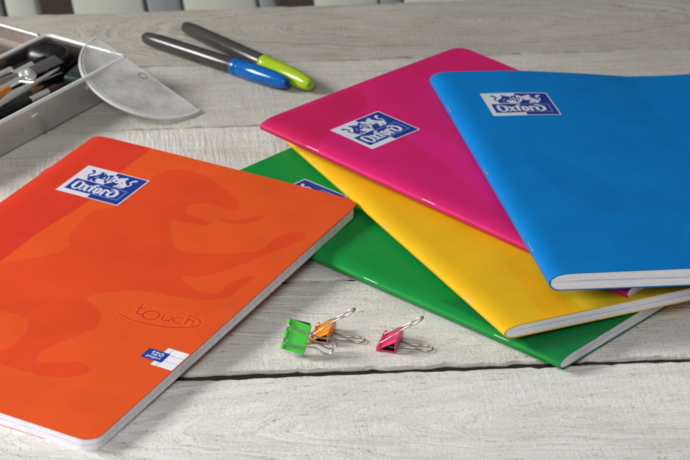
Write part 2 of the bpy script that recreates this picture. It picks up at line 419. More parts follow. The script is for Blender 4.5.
LW, LH = 4.617, 3.74
def badge_art(X, Y):
    """crest badge; X,Y in cm from its top-left corner, y down"""
    aa = .03
    white = np.array(lin(208, 210, 220)); blue = np.array(lin(32, 56, 140)); pale = np.array(lin(150, 170, 215))
    A = LW
    sx = lambda x: x*LW
    sy = lambda y: y*LH
    col = np.ones(X.shape+(3,))*white
    def put(mask, c):
        nonlocal col
        m = np.clip(mask, 0, 1)[..., None]; col = col*(1-m)+c*m
    def box(x0, y0, x1, y1, rad=0):
        cx, cy = (x0+x1)/2, (y0+y1)/2; hx, hy = (x1-x0)/2-rad, (y1-y0)/2-rad
        qx, qy = np.abs(X-cx)-hx, np.abs(Y-cy)-hy
        return np.hypot(np.maximum(qx, 0), np.maximum(qy, 0))+np.minimum(np.maximum(qx, qy), 0)-rad
    b = .085
    put(cov(box(sx(.5), b, LW-b, LH-b), aa), blue)
    # supporters either side of a shield, colours counterchanged
    def lion(mir, c):
        Xm = LW-X if mir else X
        P = lambda l: [(sx(x), sy(y)) for x, y in l]
        d = seg(Xm, Y, P([(.335, .235), (.30, .29), (.245, .355)]), [.50, .36, .40])
        d = d-.03
        d = np.minimum(d, seg(Xm, Y, P([(.335, .17), (.36, .175), (.395, .19)]), [.38, .34, .12]))
        d = np.minimum(d, seg(Xm, Y, P([(.30, .125), (.31, .10)]), [.2, .1]))
        d = np.minimum(d, seg(Xm, Y, P([(.33, .25), (.385, .235), (.405, .205)]), [.2, .14, .16]))
        d = np.minimum(d, seg(Xm, Y, P([(.32, .29), (.37, .315), (.405, .30)]), [.2, .14, .16]))
        d = np.minimum(d, seg(Xm, Y, P([(.255, .36), (.31, .385), (.30, .44), (.345, .445)]), [.3, .22, .13, .15]))
        d = np.minimum(d, seg(Xm, Y, P([(.235, .36), (.215, .40), (.235, .445), (.265, .45)]), [.28, .2, .13, .15]))
        d = np.minimum(d, seg(Xm, Y, P([(.225, .36), (.175, .345), (.16, .27), (.20, .215), (.19, .16), (.155, .13)]), [.12, .1, .1, .12, .16, .24]))
        put(cov(d, aa), c)
        put(cov(seg(Xm, Y, P([(.285, .335), (.315, .26)]), .05), aa)*.9, white if not mir else blue)
        put(cov(seg(Xm, Y, P([(.345, .155), (.36, .16)]), .06), aa)*.9, white if not mir else blue)
    lion(False, blue); lion(True, white)
    sh = chaikin([(sx(.42), sy(.12)), (sx(.58), sy(.12)), (sx(.585), sy(.30)), (sx(.5), sy(.46)), (sx(.415), sy(.30))], 1)
    ins = inside(sh, X, Y)
    put((ins & (X < sx(.5))).astype(float), blue); put((ins & (X >= sx(.5))).astype(float), white)
    put(cov(seg(X, Y, [(sx(.45), sy(.2)), (sx(.47), sy(.33))], .1), aa)*(X < sx(.5)), white)
    put(cov(seg(X, Y, [(sx(.53), sy(.2)), (sx(.53), sy(.31))], .1), aa), blue)
    put(cov(np.abs(seg(X, Y, [(sx(.44), sy(.115)), (sx(.5), sy(.14)), (sx(.56), sy(.115))], .06)), aa), white)
    # name panel
    put(cov(box(sx(.07), sy(.485), sx(.925), sy(.87)), aa), blue)
    ol = np.abs(box(sx(.10), sy(.515), sx(.905), sy(.845), .06))-.022
    put(cov(ol, aa)*(X > sx(.45)), pale)
    # lettering  O x f o r d   (heavy black-letter strokes)
    def g(x0, x1, y0, y1, strokes):
        for pts, w in strokes:
            P = [(sx(x0+(x1-x0)*x), sy(y0+(y1-y0)*y)) for x, y in pts]
            put(cov(seg(X, Y, P, w), aa), white)
    T0, XH, B = .535, .60, .815
    g(.125, .275, T0, B, [([(.30, .05), (.12, .25), (.14, .72), (.34, .97)], [.08, .22, .24, .1]),
                         ([(.34, .97), (.6, .98), (.86, .80), (.88, .28), (.62, .10), (.40, .02)], [.12, .14, .2, .24, .14, .07]),
                         ([(.05, .1), (.3, .05)], [.05, .09])])
    g(.285, .385, XH, B, [([(.05, .05), (.3, .12), (.72, .88), (.97, .95)], [.08, .2, .2, .08]),
                        ([(.92, .08), (.62, .3), (.3, .75), (.05, .95)], [.14, .08, .08, .14]), ([(.25, .52), (.8, .48)], .06)])
    g(.39, .475, T0, B, [([(.42, .18), (.42, .85), (.55, .98)], [.2, .22, .06]), ([(.42, .2), (.62, .02), (.95, .1)], [.16, .12, .14]),
                        ([(.05, .36), (.9, .34)], [.08, .09])])
    g(.48, .575, XH, B, [([(.45, .03), (.18, .22), (.18, .75), (.5, .98)], [.08, .2, .22, .08]),
                        ([(.5, .98), (.84, .78), (.84, .25), (.45, .03)], [.1, .2, .2, .08])])
    g(.585, .675, XH, B, [([(.08, .12), (.32, .12), (.34, .85), (.5, .98)], [.06, .18, .22, .08]), ([(.34, .3), (.62, .05), (.92, .2)], [.08, .12, .19])])
    g(.68, .83, T0, B, [([(.40, .30), (.16, .45), (.16, .78), (.42, .98)], [.08, .2, .23, .1]),
                       ([(.42, .98), (.84, .80), (.9, .45), (.66, .18), (.3, .06), (.05, .13)], [.12, .22, .24, .2, .14, .09])])
    # border strip (white all round)
    bord = np.minimum(np.minimum(X, LW-X), np.minimum(Y, LH-Y))
    put(np.clip((b*.8-bord)/aa+.5, 0, 1), white)
    return col

def touch_art(X, Y):
    """embossed oval wordmark; coordinates in cm about its centre, y down; returns (dark mask, light mask)"""
    aa = .05
    d = np.full(X.shape, 1e9)
    el = arc(0, 0, 2.45, .88, -105, 200, 60)
    ws = [.035+.12*max(0, math.sin(R((a+105)/305*180)))**1.5 for a in np.linspace(-105, 200, 61)]
    d = np.minimum(d, seg(X, Y, el, ws))
    st = [([(-1.42, -1.0), (-1.42, -.1), (-1.3, .05), (-1.1, .02)], .15), ([(-1.68, -.62), (-1.1, -.62)], .12),
          (arc(-.55, -.05, .48, .45, 0, 360, 26), .14),
          ([(.18, -.33), (.18, .12), (.32, .27), (.55, .22), (.66, .1)], .12), ([(.66, -.33), (.66, .27)], .12),
          (arc(1.12, -.03, .28, .29, -50, -310, 16), .12),
          ([(1.6, -.68), (1.6, .27)], .12), ([(1.6, -.1), (1.75, -.27), (1.95, -.22), (2.02, -.05), (2.02, .27)], .12)]
    for p, w in st: d = np.minimum(d, seg(X, Y, p, w))
    return cov(d, aa), d

# ------------------------------------------------------------------ notebooks
W, H = 20.026, 29.7
M_cover = painted('soft_touch_card_cover')
M_print = painted('printed_badge', rough=.3, bump=.02)
M_paper = paper_mat()
M_staple = plain('staple_wire', (.5, .48, .46), .55, .9)

def set_col(me, cols):
    at = me.color_attributes.new('Col', 'FLOAT_COLOR', 'POINT')
    a = np.ones((len(me.vertices), 4), np.float32); a[:, :3] = cols
    at.data.foreach_set('color', a.ravel())

def mesh_obj(name, V, Fc, mat, parent, cols=None, sharp=40):
    me = bpy.data.meshes.new(name)
    me.from_pydata([tuple(v) for v in V], [], Fc)
    me.materials.append(mat)
    if cols is not None: set_col(me, cols)
    me.shade_smooth() if hasattr(me, 'shade_smooth') else None
    try: me.set_sharp_from_angle(angle=R(sharp))
    except Exception: pass
    return link(bpy.data.objects.new(name, me), parent)

class Book:
    def __init__(s, x, y, ztl, th, dzx, dzv, T, NU, NV, colour, pattern, dz=None, nose=1.3, lip=0):
        s.T, s.NU, s.NV, s.nose = T, NU, NV, nose
        s.colour, s.pattern, s.dz = np.array(colour), pattern, dz
        X = Vector((math.cos(th), math.sin(th), dzx/21)).normalized()
        Y = Vector((-math.sin(th), math.cos(th), -dzv/29.7)); Y = (Y-X*Y.dot(X)).normalized()
        Z = X.cross(Y)
        m = Matrix((X, Y, Z)).transposed().to_4x4(); m.translation = Vector((x, y, ztl))-Z*T
        s.root = empty('notebook', mat=m)
        s.tc = .055; s.lip = lip
    def half(s, u, L):
        t = np.clip(u/L, 0, 1)
        return np.sqrt(np.maximum(1-(1-t)**2.3, 0))
    def top(s, u, v, inset=0):
        z = s.T/2+(s.T/2-inset)*s.half(np.asarray(u, float), s.nose)
        # gentle belly of a folded, handled booklet
        z = z + .05*np.sin(np.pi*np.clip(np.asarray(u)/W, 0, 1))*np.ones_like(z)
        if s.dz: z = z+s.dz(np.asarray(u, float), np.asarray(v, float))
        return z
    def bot(s, u, v, inset=0):
        z = s.T/2-(s.T/2-inset)*s.half(np.asarray(u, float), s.nose*.6)
        if s.dz: z = z+s.dz(np.asarray(u, float), np.asarray(v, float))
        return z
    def grid(s, off=0):
        su = np.concatenate([np.linspace(0, 1, 14)[:-1]**1.6*.09, np.linspace(.09, .985, s.NU-13), [.993, 1.]])
        Rr = .95
        sv = np.concatenate([(1-np.cos(np.linspace(0, math.pi/2, 12)))*Rr, np.linspace(Rr, H-Rr, s.NV)[1:-1], H-Rr+np.sin(np.linspace(0, math.pi/2, 12))*Rr])
        e = np.minimum(sv, H-sv)
        um = W-np.where(e < Rr, Rr-np.sqrt(np.maximum(Rr**2-(Rr-e)**2, 0)), 0)-off
        U = su[None, :]*um[:, None]; V = np.repeat(sv[:, None], len(su), 1)
        return U, V
    def cover(s):
        U, V = s.grid(); nv, nu = U.shape
        tc = s.tc
        def lay(fz, ins, uo):
            UU = U*(1-uo/W)+uo
            return np.stack([UU, -V, fz(U, V, ins)], -1)
        to, bo = lay(s.top, 0, 0), lay(s.bot, 0, 0)
        ti, bi = lay(s.top, tc, tc*1.5), lay(s.bot, tc, tc*1.5)
        if s.lip:
            for a in (bo, bi):
                k = np.clip(U/W, 0, 1)**6
                a[..., 0] += s.lip*k; a[..., 2] -= max(s.lip, 0)*.5*k
        # the back cover droops a touch away from the pages
        outer = np.concatenate([to[:, ::-1], bo[:, 1:]], 1); inner = np.concatenate([ti[:, ::-1], bi[:, 1:]], 1)
        n = outer.shape[1]; K = nv*n
        Vt = np.concatenate([outer.reshape(-1, 3), inner.reshape(-1, 3)])
        idx = np.arange(K).reshape(nv, n)
        a, b, c, d = idx[:-1, :-1], idx[:-1, 1:], idx[1:, 1:], idx[1:, :-1]
        Q = np.stack([a, b, c, d], -1).reshape(-1, 4)
        Q2 = Q[:, ::-1]+K
        fs = [tuple(q) for q in Q.tolist()]+[tuple(q) for q in Q2.tolist()]
        ring = list(idx[0, :])+list(idx[1:, -1])+list(idx[-1, ::-1][1:])+list(idx[::-1, 0][1:-1])
        for i in range(len(ring)):
            p, q = int(ring[i]), int(ring[(i+1) % len(ring)])
            fs.append((q, p, p+K, q+K))
        cols = np.ones((2*K, 3))*s.colour
        pc = s.pattern(U[:, ::-1], V[:, ::-1])
        cc = cols[:K].reshape(nv, n, 3); cc[:, :nu] = pc
        cols[:K] = cc.reshape(-1, 3)
        if hasattr(s, 'inner_col'): cols[K:] = s.inner_col
        return mesh_obj('cover', Vt, fs, M_cover, s.root, cols)
    def pages(s):
        U, V = s.grid(.06); nv, nu = U.shape
        st = max(1, nv//60)
        U = np.concatenate([U[:12], U[12:-12:st], U[-12:]]); V = np.concatenate([V[:12], V[12:-12:st], V[-12:]])
        ks = np.concatenate([np.arange(0, 14), np.arange(14, nu, 6), [nu-1]]); ks = np.unique(ks)
        U = U[:, ks]*(1-.14/W)+.14; V = V[:, ks]
        V = .03+V*(1-.06/H); nv, nu = U.shape
        ins = s.tc+.004
        rs = np.random.RandomState(3)
        mid = s.T/2+.0*U
        if s.dz: mid = mid+s.dz(U, V)
        mid = mid+.03*np.sin(U*.5)
        gp = .018*np.clip(U/2, 0, 1)+.004
        Vs, Fs, base = [], [], 0
        for zt, zb in ((s.top(U, V, ins), mid+gp), (mid-gp, s.bot(U, V, ins))):
            zt = np.maximum(zt, zb+.004)
            P = np.concatenate([np.stack([U, -V, zt], -1).reshape(-1, 3), np.stack([U, -V, zb], -1).reshape(-1, 3)])
            K = nv*nu; idx = np.arange(K).reshape(nv, nu)
            Q = np.stack([idx[:-1, :-1], idx[1:, :-1], idx[1:, 1:], idx[:-1, 1:]], -1).reshape(-1, 4)
            f = Q.tolist()+(Q[:, ::-1]+K).tolist()
            ring = list(idx[0, :])+list(idx[1:, -1])+list(idx[-1, ::-1][1:])+list(idx[::-1, 0][1:-1])
            for i in range(len(ring)):
                p, q = int(ring[i]), int(ring[(i+1) % len(ring)])
                f.append((p, q, q+K, p+K))
            Vs.append(P); Fs += [tuple(int(i)+base for i in q) for q in f]; base += 2*K
        return mesh_obj('page_block', np.concatenate(Vs), Fs, M_paper, s.root, None, 50)
    def patch(s, name, u0, v0, u1, v1, nu, nv, off, fn, mat, rot=0, sink=False):
        """thin printed patch lying on the cover; fn gets cm coordinates from its top-left"""
        x, y = np.meshgrid(np.linspace(0, u1-u0, nu), np.linspace(0, v1-v0, nv))
        if rot:
            cx, cy = (u1-u0)/2, (v1-v0)/2
            U = u0+cx+(x-cx)*math.cos(rot)+(y-cy)*math.sin(rot); V = v0+cy-(x-cx)*math.sin(rot)+(y-cy)*math.cos(rot)
        else: U, V = u0+x, v0+y
        cols, extra = fn(x, y, U, V)
        Z = s.top(U, V)+off+(extra if extra is not None else 0)
        if sink:
            ed = np.minimum(np.minimum(x, (u1-u0)-x), np.minimum(y, (v1-v0)-y))
            Z = Z-np.clip(1-ed/.5, 0, 1)**2*(off+.003)
        P = np.stack([U, -V, Z], -1).reshape(-1, 3)
        idx = np.arange(nu*nv).reshape(nv, nu)
        Q = np.stack([idx[:-1, :-1], idx[1:, :-1], idx[1:, 1:], idx[:-1, 1:]], -1).reshape(-1, 4)
        return mesh_obj(name, P, [tuple(q) for q in Q.tolist()], mat, s.root, cols.reshape(-1, 3), 180)
    def badge(s, res=300):
        return s.patch('logo_badge', 2.475, 3.923, 2.475+LW, 3.923+LH, res, int(res*.81), .008, lambda x, y, U, V: (badge_art(x, y), None), M_print)
    def staples(s, vs):
        for v in vs:
            bm = bmesh.new()
            z = s.T/2
            z2 = float(s.top(np.array([.10]), np.array([v]))[0])
            pts = []
            for k in range(9):
                vv = v-.5+1.0*k/8
                pts.append((.05, -vv, float(s.top(np.array([.05]), np.array([vv]))[0])+.02))
            p0 = (.25, -(v-.51), z); p1 = (.25, -(v+.51), z)
            add_tube(bm, [p0]+pts+[p1], .03, 8)
            obj('staple', bm, M_staple, s.root)

def pat(base, shapes):
    """tone-on-tone cover print: list of (polygon in cover cm, colour)"""
    sh = [(chaikin(p, k), np.array(c)) for p, c, k in shapes]
    base = np.array(base)
    def f(U, V):
        out = np.ones(U.shape+(3,))*base
        for p, c in sh:
            acc = np.zeros(U.shape)
            for du, dv in ((-.03, -.03), (.03, -.03), (-.03, .03), (.03, .03), (0, 0)):
                acc += inside(p, U+du, V+dv)
            acc = (acc/5)[..., None]
            out = out*(1-acc)+c*acc
        return out
    return f
ORG, ORD, ORR = lin(218, 82, 34), lin(213, 70, 33), lin(206, 56, 36)
HORSE = [(5.95, 8.63), (7.31, 7.91), (6.85, 2.57), (8.04, 1.47), (10.19, 1.72), (11.85, 2.66), (13.91, 3.94), (13.65, 4.96), (12.44, 4.73), (11.42, 4.83), (10.87, 5.71), (11.41, 6.59), (13.1, 6.55), (13.49, 7.19), (12.23, 7.45), (10.76, 7.51), (11.99, 9.13), (13.18, 10.7), (14.68, 10.31), (16.3, 9.44), (17.75, 8.26), (17.66, 6.65), (18.16, 5.34), (19.16, 5.01), (19.21, 6.1), (18.53, 7.84), (17.49, 10.42), (16.26, 12.79), (15.0, 13.07), (15.79, 13.69), (17.14, 14.25), (18.21, 13.68), (17.82, 12.35), (19.1, 10.62), (18.78, 12.61), (18.86, 14.1), (16.94, 15.12), (13.8, 15.53), (11.13, 17.72), (13.23, 18.61), (13.91, 19.84), (13.86, 20.47), (12.52, 23.79), (12.98, 24.82), (14.24, 24.26), (15.17, 23.42), (16.48, 24.2), (14.77, 25.79), (11.41, 25.89), (8.56, 25.67), (10.63, 24.8), (10.94, 24.4), (10.75, 22.13), (9.74, 21.09), (8.06, 21.25), (6.12, 22.4), (3.28, 20.51), (4.98, 16.98), (7.19, 14.31), (7.43, 13.09), (6.58, 12.58)]
TLRED = [(-2.9, -0.68), (4.55, -0.34), (4.82, 0.33), (4.7, 3.1), (5.26, 8.27), (4.7, 13.02), (4.84, 16.78), (4.33, 23.74), (1.74, 34.96), (-3.55, 29.78), (-1.5, 14.21)]
JAW = [(12.87, 5.81), (14.3, 6.05), (15.55, 4.44), (15.93, 4.61), (15.45, 5.72), (14.33, 6.46)]
PK1 = [(5.47, 7.33), (7.51, 7.43), (6.59, 12.75), (4.73, 17.15), (1.97, 20.97), (2.76, 16.38), (4.64, 11.49)]
PK2 = [(-1.14, 0.22), (9.0, 0.53), (7.05, 3.15), (3.02, 3.68), (-0.76, 5.43)]
YL1 = [(4.33, 21.74), (4.62, 23.69), (5.08, 26.2), (4.94, 29.71), (2.71, 29.58), (3.04, 27.38)]
YL2 = [(5.81, 24.44), (9.95, 26.1), (12.35, 29.8), (6.0, 30.14), (5.06, 28.98)]
GR = [(0.69, 20.54), (4.75, 24.7), (9.65, 29.73), (-0.01, 29.72), (0.33, 25.24)]
PINK, YEL, GRN, BLU = lin(202, 32, 104), lin(228, 178, 26), lin(16, 136, 58), lin(0, 118, 194)

def sag(u, v):
    return -.62*np.clip((u-5)/9, 0, 1)**1.3*np.clip(1-v/16, 0, 1)**1.2 + .22*np.clip((u-15)/5, 0, 1)**2*np.clip(1-v/16, 0, 1)
def sag2(u, v):
    return -.45*np.exp(-((v-15)/7)**2)*np.clip((u-8)/12, 0, 1)
SPECS = {
 'orange': Book(-16.846, .793, 1.946, -.4802, -.087, -1.086, .86, 250, 360, ORG, pat(ORG, [(HORSE, ORD, 1), (TLRED, ORR, 1), (JAW, ORD, 2)]), nose=1.6, lip=-.13),
 'green': Book(-10.278, -6.129, .944, .847, -.202, -.024, .78, 60, 90, GRN, pat(GRN, [(GR, lin(14, 116, 58), 0)])),
 'yellow': Book(-4.469, 2.067, 1.878, .4682, -.684, .245, .8, 110, 150, YEL, pat(YEL, [(YL2, lin(232, 190, 40), 1), (YL1, lin(232, 168, 22), 1)])),
 'pink': Book(-5.645, -.313, 3.526, .825, -.524, -.983, .78, 110, 150, PINK, pat(PINK, [(PK2, lin(192, 30, 86), 0), (PK1, lin(208, 32, 118), 1)]), dz=sag2),
 'blue': Book(5.594, 7.029, 4.069, .2006, -.985, .215, 1.1, 110, 150, BLU, pat(BLU, [([(3, 12), (8, 19), (6, 24), (2.5, 16)], lin(0, 114, 189), 2), ([(7, 30), (12, 20), (21, 17), (21, 30)], lin(0, 122, 199), 1)]), dz=sag),
}
LABEL = {
 'orange': 'orange school notebook lying nearest the camera with an embossed oval wordmark',
 'green': 'green school notebook lying lowest in the stack directly on the planks',
 'yellow': 'yellow school notebook between the green and the pink one in the stack',
 'pink': 'pink school notebook with wire staples on its spine and a crest badge',
 'blue': 'blue school notebook lying topmost on the stack',
}
for k, b in SPECS.items():
    tag(b.root, LABEL[k], 'notebook', 'school notebooks on the table')
    b.cover(); b.pages()
    if k != 'yellow': b.badge(300 if k != 'green' else 200)
    b.staples({'pink': (4.75, 14.6, 25.2), 'green': (5.4, 15.8, 25.6)}.get(k, (5.4, 15.2, 25.6)))

# orange book: embossed wordmark and page-count label
ob = SPECS['orange']
def touch_fn(x, y, U, V):
    c = ob.pattern(U, V)
    m, d = touch_art(x-2.7, y-1.35)
    m = m[..., None]
    c = c*(1-m)+np.array(lin(206, 54, 28))*m
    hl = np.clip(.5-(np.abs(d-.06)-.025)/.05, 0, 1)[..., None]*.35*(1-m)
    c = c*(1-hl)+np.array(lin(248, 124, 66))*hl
    return c, -m[..., 0]*.004
ob.patch('embossed_wordmark', 16.45-2.7, 17.6-1.35, 16.45+2.7, 17.6+1.35, 330, 170, .006, touch_fn, M_cover, rot=R(11), sink=True)
def page_fn(x, y, U, V):
    c = np.ones(x.shape+(3,))*np.array(lin(232, 232, 238))
    for yy in (.62, 1.24):
        m = cov(np.abs(y-yy)-.022, .03)[..., None]; c = c*(1-m)+np.array(lin(150, 160, 205))*m
    m = cov(np.abs(x-.34)-.02, .03)[..., None]; c = c*(1-m)+np.array(lin(120, 135, 200))*m
    return c, None
ob.patch('page_sample', 18.62, 20.13, 19.99, 22.0, 110, 150, .007, page_fn, M_print)
def count_fn(x, y, U, V):
    c = np.ones(x.shape+(3,))*np.array(lin(30, 62, 150))
    d = np.full(x.shape, 1e9)
    ox = .36
    for p in ([(0, .1), (.08, .04), (.08, .40)],
              [(.2, .10), (.28, .04), (.37, .08), (.37, .16), (.2, .40), (.39, .40)],
              arc(.60, .22, .10, .18, 0, 360, 20)):
        d = np.minimum(d, seg(x, y, [(a*1.0+ox, q*.85+.13) for a, q in p], .06))
    # small second line: pages
    X0 = .27
    for p in ([(0, .30), (0, .02)], arc(.05, .09, .05, .07, -180, 180, 12), arc(.19, .09, .05, .07, 0, 360, 12), [(.25, .02), (.25, .16)],
              arc(.36, .09, .05, .07, 0, 360, 12), [(.42, .02), (.42, .24), (.33, .26)], [(.48, .09), (.58, .09), (.54, .02), (.48, .08), (.53, .16), (.58, .15)],
              [(.74, .03), (.66, .04), (.73, .12), (.65, .16)]):
        d = np.minimum(d, seg(x, y, [(a*1.15+X0, q*.8+.62) for a, q in p], .035))
    m = cov(d, .03)[..., None]
    return c*(1-m)+np.array(lin(225, 230, 245))*m, None
ob.patch('page_count_label', 17.70, 20.62, 19.06, 21.60, 150, 110, .012, count_fn, M_print)

# ------------------------------------------------------------------ marker pens
def marker(a, b, capc, capname, label, clip):
    a = Vector(a); b = Vector(b); Ln = (b-a).length
    r = empty('marker_pen', (a.x, a.y, 0)); tag(r, label, 'marker pen', 'two-colour marker pens')
    inv = Matrix.Translation((-a.x, -a.y, 0))
    cap = Ln*.36
    body = plain('smoky_plastic', lin(60, 58, 57), .2, bump=.02, bscale=3, var=.12)
    m = plain('cap_plastic_'+capname, capc, .16, bump=.02, bscale=3, var=.05)
    bm = bmesh.new()
    c0 = Ln-cap
    add_lathe(bm, [(0, 0), (.03, .17), (.1, .29), (.25, .40), (.6, .48), (1.5, .53), (c0*.6, .57), (c0-.15, .60), (c0+.3, .5)], a, b, 36)
    bm.transform(inv); obj('barrel', bm, body, r, 60)
    bm = bmesh.new()
    add_lathe(bm, [(c0, .58), (c0, .63), (c0+.08, .655), (c0+.55, .665), (c0+.58, .64), (c0+.66, .64), (c0+.69, .66), (c0+cap*.5, .65), (c0+cap*.75, .60), (c0+cap*.9, .51), (c0+cap*.965, .43), (Ln-.03, .36), (Ln, .30), (Ln+.0, .2), (Ln-.12, .18), (Ln-.12, 0)], a, b, 36)
    bm.transform(inv); obj('cap', bm, m, r, 50)
    d = (b-a).normalized(); s = Vector((-d.y, d.x, 0)); u = Vector((0, 0, 1))
    if clip:
        # dark printed field and fine type along the barrel
        def wrap(t0, t1, a0, a1, rr, name, mat):
            bm = bmesh.new(); n = 10; k = 16; rows = []
            for i in range(k+1):
                t = t0+(t1-t0)*i/k
                rad = np.interp(t, [0, .25, .6, 1.5, c0*.6, c0-.15], [0, .40, .48, .53, .57, .60])+rr
                rows.append([bm.verts.new(a+d*t+s*rad*math.sin(R(a0+(a1-a0)*j/n))+u*rad*math.cos(R(a0+(a1-a0)*j/n))) for j in range(n+1)])
            for A, B in zip(rows, rows[1:]):
                for j in range(n): bm.faces.new((A[j], A[j+1], B[j+1], B[j]))
            bm.transform(inv); obj(name, bm, mat, r)
        wrap(1.5, 3.6, -5, 45, .008, 'printed_band', plain('black_print', lin(28, 28, 28), .4))
    bm = bmesh.new(); add_lathe(bm, [(c0-.1, .605), (c0, .615), (c0+.02, .5)], a, b, 36)
    bm.transform(inv); obj('collar', bm, plain('collar_dark', lin(50, 50, 52), .3), r)
marker((-15.26, 21.04, .60), (-4.29, 12.60, .67), lin(0, 88, 160), 'blue', 'smoky grey marker pen with a blue cap, nearer of the two pens', True)
marker((-12.43, 23.3, .60), (-2.60, 12.35, .67), lin(150, 180, 34), 'lime', 'smoky grey marker pen with a lime green cap, farther of the two pens', False)

# ------------------------------------------------------------------ tin box with drawing tools
BM = Matrix(((.527, -.85, 0), (.85, .527, 0), (0, 0, 1))).to_4x4(); BM.translation = Vector((-15.6, 12.7, 0))
tin = empty('tin_box', mat=BM); tag(tin, 'open silver tin box full of drawing tools at the table corner', 'box')
steel = plain('brushed_tin', (.55, .54, .53), .3, .8, bump=.06, bscale=2.2, var=.14)
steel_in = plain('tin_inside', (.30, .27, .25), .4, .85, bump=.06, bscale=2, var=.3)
chrome = plain('bright_steel', (.88, .88, .87), .24, .75, bump=.02, bscale=3)
def rrect(x0, y0, x1, y1, r, z, n=6):
    P = []
    for cx, cy, a in ((x1-r, y1-r, 0), (x0+r, y1-r, 90), (x0+r, y0+r, 180), (x1-r, y0+r, 270)):
        for k in range(n+1):
            t = R(a+90*k/n); P.append(Vector((cx+r*math.cos(t), cy+r*math.sin(t), z)))
    return P
def tray(bm, x0, y0, x1, y1, z0, z1, th=.09, r=.55):
    loops = [rrect(x0+.12, y0+.12, x1-.12, y1-.12, r-.1, z0), rrect(x0, y0, x1, y1, r, z0+.12), rrect(x0, y0, x1, y1, r, z1),
             rrect(x0+th, y0+th, x1-th, y1-th, r-th, z1), rrect(x0+th, y0+th, x1-th, y1-th, r-th, z0+.15), rrect(x0+th+.12, y0+th+.12, x1-th-.12, y1-th-.12, r-th-.1, z0+.08)]
    vs = [[bm.verts.new(p) for p in l] for l in loops]
    n = len(vs[0])
    for A, B in zip(vs, vs[1:]):
        for k in range(n): bm.faces.new((A[k], A[(k+1) % n], B[(k+1) % n], B[k]))
    bm.faces.new(vs[0][::-1]); bm.faces.new(vs[-1])
bm = bmesh.new(); tray(bm, -20, 0, 0, 7.2, .02, 2.45)
obj('tray', bm, steel, tin, 40)
bm = bmesh.new(); add_tube(bm, rrect(-20, 0, 0, 7.2, .55, 2.47), .15, 10, True)
obj('rim', bm, plain('polished_rim', (.95, .95, .94), .3, .3, bump=.03, bscale=2), tin, 60)
bm = bmesh.new(); tray(bm, -19.88, .12, -.12, 7.08, .14, 2.2, .05, .5)
obj('shade_shell', bm, plain('inner_shade_dark', lin(44, 34, 28), .9, bump=.2, bscale=8, var=.4), tin, 40)  # added dark shell; the shade inside the tin put into colour
lid = empty('lid'); lid.parent = tin
bm = bmesh.new(); tray(bm, -20, 7.5, -.1, 14.6, 1.2, 2.3)
obj('lid_tray', bm, steel_in, lid, 40)
bm = bmesh.new(); add_tube(bm, rrect(-20, 7.5, -.1, 14.6, .55, 2.3), .1, 8, True)
obj('lid_rim', bm, plain('lid_rim_metal', (.7, .68, .66), .3, 1), lid, 60)
for x in (-10.2, -4.3):
    bm = bmesh.new(); add_box(bm, (x, -.03, 1.75), (.75, .10, .26), bev=.04)
    obj('latch_tab', bm, chrome, tin)
def stick(name, a, b, prof, mats, label, cat, n=20):
    """tool lying in the box: prof = list of (part, [(t, r)...], material)"""
    a = Vector(a); b = Vector(b)
    r = empty(name, mat=BM @ Matrix.Translation(a)); tag(r, label, cat)
    for part, pr, m in prof:
        bm = bmesh.new(); add_lathe(bm, pr, (0, 0, 0), b-a, n); obj(part, bm, m, r, 40)
    return r
black = plain('black_plastic', lin(26, 25, 26), .32, bump=.03, bscale=3, var=.2)
dkbrown = plain('dark_brown_wood', lin(62, 42, 30), .5, bump=.1, bscale=3, var=.3)
greyp = plain('grey_lacquer', lin(96, 92, 88), .3, var=.2, bscale=2)
ochre = plain('ochre_lacquer', lin(196, 112, 30), .35, var=.15, bscale=2)
woodp = plain('bare_wood', lin(206, 160, 118), .6, var=.2, bscale=6)
redp = plain('red_lacquer', lin(150, 34, 26), .35, var=.15, bscale=2)
graph = plain('graphite', lin(40, 40, 42), .4)
stick('fineliner_pen', (-15.5, 6.35, 1.3), (-3.2, 6.2, 1.5), [('barrel', [(0, .4), (9, .4), (9, .44), (12.2, .42), (12.3, .3)], black), ('pocket_clip', [(9.1, .45), (9.25, .46), (9.3, .45)], chrome)], None, 'black fineliner pen along the back wall of the tin box', 'pen')
stick('paint_brush', (-16, 5.5, 1.75), (-2.6, 4.9, 2.2), [('handle', [(0, .12), (4, .22), (9, .3), (9.6, .27)], dkbrown), ('ferrule', [(9.6, .28), (11.6, .3)], chrome), ('bristles', [(11.6, .28), (12.3, .34), (13.2, .22), (13.6, .02)], black)], None, 'dark handled paint brush with steel ferrule lying in the tin box', 'brush')
stick('graphite_pencil', (-17, 3.6, 1.0), (-4.5, 3.6, 1.1), [('shaft', [(0, .36), (10.5, .36)], greyp), ('sharpened_end', [(10.5, .36), (12.0, .09)], woodp), ('lead', [(12, .09), (12.5, .01)], graph)], None, 'grey lacquered pencil lying low in the middle of the tin box', 'pencil', 6)
stick('coloured_pencil', (-18.5, 3.2, 1.85), (-8.3, 3.9, 1.95), [('shaft', [(0, .36), (10.2, .36), (10.25, .3)], ochre)], None, 'ochre pencil end beside the compass hinge in the tin box', 'pencil', 6)
stick('coloured_pencil', (-16, 10.2, 1.75), (-1.8, 12.4, 1.75), [('shaft', [(0, .36), (12.5, .36)], redp), ('sharpened_end', [(12.5, .36), (14, .06)], woodp)], None, 'dark red pencil lying in the open lid behind the tin box', 'pencil', 6)
